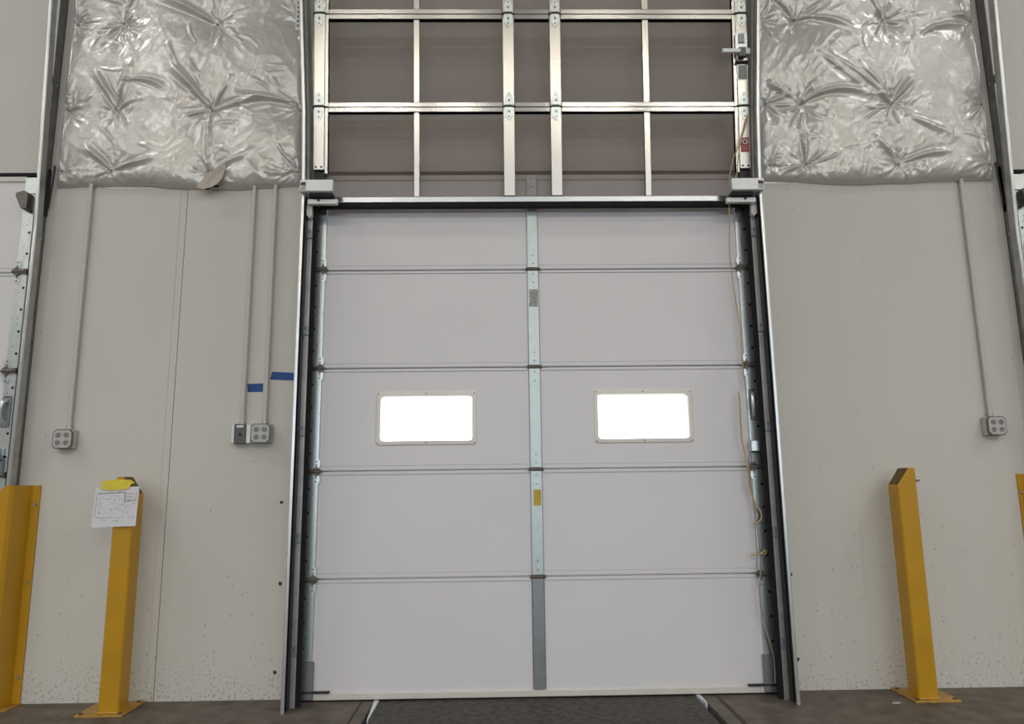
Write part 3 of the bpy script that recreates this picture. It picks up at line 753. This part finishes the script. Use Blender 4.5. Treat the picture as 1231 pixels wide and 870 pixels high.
# ------------------------------------------------------------------ bollards
def bollard(s, xi, label):
    """s=+1 right post. xi: |x| of the inner side of the tube"""
    t = thing('bollard', label, 'bollard', (s*(xi+.055), -.19, 0), 'yellow square posts by the wall')
    X0, X1 = xi, xi+.110; Y0, Y1 = -.240, -.132; wl = .006
    # square tube, its top cut off at a slant on the inner side
    ol = [(s*X0, .012), (s*X1, .012), (s*X1, 1.238), (s*(X1-.006), 1.246), (s*(X1-.036), 1.246), (s*X0, 1.145)]
    b = MB(); c = .007
    pts = []
    k = len(ol)
    fr = [(x, Y0, z) for x, z in ol]; bk = [(x, Y1, z) for x, z in ol]
    # soft corners: inset front and back outlines
    def ins(p, d):
        cx = s*(X0+X1)/2; return (p[0]+(d if p[0] < cx else -d), p[2])
    f2 = [(ins(p, c)[0], Y0, p[2]-(.004 if p[2] > 1 else 0)) for p in fr]; f1 = [(p[0], Y0+c, p[2]) for p in fr]
    b1 = [(p[0], Y1-c, p[2]) for p in bk]; b2 = [(ins(p, c)[0], Y1, p[2]-(.004 if p[2] > 1 else 0)) for p in bk]
    vs = f2+f1+b1+b2
    fs = [list(range(k)), [3*k+i for i in range(k)][::-1]]
    for rg_ in range(3):
        for i in range(k): fs.append([rg_*k+i, rg_*k+(i+1) % k, (rg_+1)*k+(i+1) % k, (rg_+1)*k+i])
    b.add(vs, fs); b.build('post', 'yellow', t)
    # dark plate on the slant paints in the shade inside the open tube
    MB().prism([(s*(X0+.006), 1.1525), (s*(X1-.040), 1.2435), (s*(X1-.042), 1.2455), (s*(X0+.004), 1.1545)], 'y', Y0+.008, Y1-.008).build('open_end_shade', 'tube_inside_shade', t, label='dark plate painted as the shaded open end of the tube')
    p = MB().box(s*(xi-.034), s*(xi+.216), -.268, -.018, .0, .012, .002).build('base_plate', 'yellow_worn', t)
    wb = MB(); wb.box(s*(X0-.006), s*(X1+.006), Y0-.006, Y1+.006, .012, .019, .003); wb.build('weld', 'yellow', t)
    for bx, by in ((xi-.012, -.246), (xi+.192, -.246), (xi+.192, -.045), (xi-.012, -.045)):
        MB().cyl((s*bx, by, .012), (0, 0, 1), .011, .006, 6).build('anchor_bolt', 'rust', p)
    if s > 0:
        st_ = MB().cyl((X1, -.20, 1.180), (1, 0, 0), .013, .036, 14).build('stud', 'bolt', t)
    return t
bollard(1, 2.036, 'yellow square steel post standing right of the centre door, slanted top and steel stud')
bollard(-1, 2.240, 'yellow square steel post left of the centre door with a paper taped to it')

# paper note, drawing, tape
t = thing('paper_note', 'white sheet with a hand-drawn plan taped to the left yellow post', 'paper', (-2.33, -.248, .97))
def pp(u, v, y=0):      # u across, v up, on the sheet
    x = -2.452+.242*u-.004*(1-v); z = .972+.214*v+.006*u
    return (x, -.2475-.010*math.sin(u*2.6)+.0 - y-.012*abs(u-.65)*(1-v), z)
N_ = 12; vs = []; fs = []
for j in range(N_+1):
    for i in range(N_+1): vs.append(pp(i/N_, j/N_))
for j in range(N_):
    for i in range(N_): a = j*(N_+1)+i; fs.append((a, a+1, a+N_+2, a+N_+1))
k = len(vs); vs += [(x, y+.0006, z) for x, y, z in vs[:k]]; fs += [tuple(q_+k for q_ in f[::-1]) for f in fs[:]]
MB().add(vs, fs).build('sheet', 'paper', t)
def stroke(b_, pts, wd):
    for (u0, v0), (u1, v1) in zip(pts, pts[1:]):
        n_ = max(1, int(math.hypot(u1-u0, v1-v0)/.08))
        for q_ in range(n_):
            a0, a1 = q_/n_, (q_+1)/n_
            p0 = (u0+(u1-u0)*a0, v0+(v1-v0)*a0); p1 = (u0+(u1-u0)*a1, v0+(v1-v0)*a1)
            L = math.hypot(p1[0]-p0[0], p1[1]-p0[1]) or 1; nx_, ny_ = -(p1[1]-p0[1])/L*wd, (p1[0]-p0[0])/L*wd
            b_.add([pp(p0[0]+nx_, p0[1]+ny_, .0006), pp(p1[0]+nx_, p1[1]+ny_, .0006), pp(p1[0]-nx_, p1[1]-ny_, .0006), pp(p0[0]-nx_, p0[1]-ny_, .0006)], [(0, 1, 2, 3)])
rn = random.Random(5); ink = MB()
stroke(ink, [(.06, .84), (.72, .86)], .006); stroke(ink, [(.06, .84), (.05, .28)], .004); stroke(ink, [(.70, .86), (.71, .62)], .008)
stroke(ink, [(.72, .62), (.95, .66)], .005); stroke(ink, [(.95, .86), (.95, .60)], .004)
def scribble(u, v, L, hgt, wd):
    p = [(u, v)]; x = u
    while x < u+L: x += rn.uniform(.006, .018); p.append((x, v+rn.uniform(-hgt, hgt)))
    stroke(ink, p, wd)
for (u, v, L) in ((.08, .85, .1), (.2, .85, .12), (.36, .86, .1), (.5, .87, .14), (.06, .24, .09), (.17, .23, .10), (.30, .23, .06), (.38, .24, .07), (.52, .22, .10), (.66, .24, .04), (.22, .17, .1), (.48, .15, .12),
                  (.75, .82, .15), (.74, .74, .12), (.76, .66, .14), (.9, .22, .04), (.8, .24, .03)): scribble(u, v, L, .014, .004)
ink.build('handwriting', 'ink', t)
ink = MB()
for _ in range(64):
    u, v = rn.uniform(.08, .9), rn.uniform(.32, .8); scribble(u, v, rn.uniform(.02, .07), .02, .0035)
ink.build('drawing', 'ink_soft', t)
ol = [(-2.425, 1.182), (-2.36, 1.172), (-2.30, 1.176), (-2.262, 1.180), (-2.256, 1.205), (-2.235, 1.213), (-2.262, 1.228), (-2.33, 1.232), (-2.40, 1.226), (-2.432, 1.214), (-2.405, 1.203)]
o = MB().prism(ol, 'y', -.2635, -.2625).build('tape_piece', 'ytape')
for v in o.data.vertices: v.co.y += .012*((v.co.z-1.175)/.055) if v.co.z > 1.175 else 0
tag(o, 'torn yellow tape piece holding the paper to the left post', 'tape')

# ------------------------------------------------------------------ corner guards of the side bays
def guard(s, X, label):
    """s=-1: guard on the left side of the photo; X: |x| of the flange edge nearest the middle"""
    t = thing('track_guard', label, 'track guard', (s*(X+.1), -.1, 0), 'yellow track guards')
    H = 1.205
    prof = [(X, -.002), (X, -.010), (X+.046, -.010), (X+.070, -.135), (X+.085, -.150), (X+.36, -.150), (X+.36, -.142), (X+.088, -.142), (X+.078, -.132), (X+.053, -.002)]
    def cut(p):
        return p
    b = MB(); b.prism([(s*px, py) for px, py in prof], 'z', .004, H)
    o = b.build('guard_plate', 'yellow', t)
    # slanted shoulder cut on the far side of the front face
    me = o.data; bm = bmesh.new(); bm.from_mesh(me); o0 = origin(t)
    bmesh.ops.bisect_plane(bm, geom=bm.verts[:]+bm.edges[:]+bm.faces[:], plane_co=Vector((s*(X+.105), 0, H))-o0, plane_no=Vector((s*.42, 0, .55)).normalized(), clear_outer=True)
    bm.to_mesh(me); bm.free()
    for z in (1.095, .66, .145):
        wo = MB().cyl((s*(X+.020), -.010, z), (0, -1, 0), .013, .003, 14).build('washer', 'yellow_worn', o)
        MB().cyl((s*(X+.020), -.013, z), (0, -1, 0), .008, .009, 6).build('bolt', 'bolt', wo)
    MB().prism([(s*(X-.01), -.004), (s*(X-.005), -.135), (s*(X+.10), -.22), (s*(X+.40), -.22), (s*(X+.40), -.15), (s*(X+.09), -.152), (s*(X+.06), -.02)], 'z', 0, .004).build('foot_plate', 'yellow_worn', t)
    return t
guard(-1, 2.905, 'yellow steel track guard bolted to the wall at the left edge')
guard(1, 2.895, 'yellow steel track guard showing as a sliver at the right edge')

# ------------------------------------------------------------------ ropes on the right of the door
rp = [(1.345, -.215, 3.47), (1.315, -.225, 3.33), (1.275, -.225, 3.22), (1.232, -.215, 3.12), (1.205, -.20, 2.98), (1.205, -.17, 2.80), (1.210, -.115, 2.574), (1.222, -.10, 2.40), (1.234, -.10, 2.246), (1.250, -.095, 2.09), (1.252, -.09, 1.86), (1.262, -.088, 1.72)]
rt = thing('pull_rope', 'thin tan rope hanging down the right edge of the centre door', 'rope', (1.25, -.1, .07))
MB().tube(smooth_path(rp), .0032, 6).build('upper_strand', 'rope', rt, True)
rp2 = [(1.350, -.215, 3.46), (1.343, -.222, 3.40), (1.300, -.226, 3.28), (1.268, -.222, 3.16), (1.258, -.21, 3.06), (1.250, -.2, 3.0)]
MB().tube(smooth_path(rp2), .003, 6).build('upper_loop', 'rope', rt, True)
lo = [(1.214, -.1, 1.706), (1.216, -.1, 1.64), (1.212, -.105, 1.448), (1.222, -.105, 1.36), (1.233, -.11, 1.268), (1.238, -.11, 1.16), (1.253, -.1, 1.10), (1.273, -.1, 1.043), (1.298, -.1, 1.005), (1.298, -.1, .967), (1.275, -.1, .945), (1.250, -.1, .935)]
MB().tube(smooth_path(lo), .0052, 8).build('thick_strand', 'rope', rt, True)
l2 = [(1.245, -.1, 1.33), (1.248, -.1, 1.24), (1.250, -.1, 1.14), (1.262, -.1, 1.05), (1.270, -.1, .93), (1.275, -.1, .80), (1.274, -.1, .70), (1.262, -.1, .578), (1.266, -.1, .45), (1.290, -.1, .32), (1.312, -.1, .218), (1.316, -.1, .15), (1.313, -.1, .07)]
MB().tube(smooth_path(l2), .0040, 8).build('lower_strand', 'rope_grey', rt, True)
kn = MB().tube(smooth_path([(1.222, -.1, .757), (1.25, -.105, .766), (1.285, -.105, .772), (1.300, -.11, .790), (1.312, -.105, .776), (1.300, -.10, .766), (1.288, -.105, .775)]), .0048, 8).build('knot', 'rope', rt, True)

# pale chip lying on the floor
tag(MB().prism([(1.875, -.262), (1.905, -.268), (1.925, -.258), (1.915, -.248), (1.885, -.250)], 'z', .0, .004).build('floor_chip', 'chip'),
    'small pale chip lying on the floor left of the right yellow post', 'debris')
# yard outside the openings
struct(MB().box(-30, 30, .22, 40, -1.35, -1.25).build('ground_outside', 'outside'))
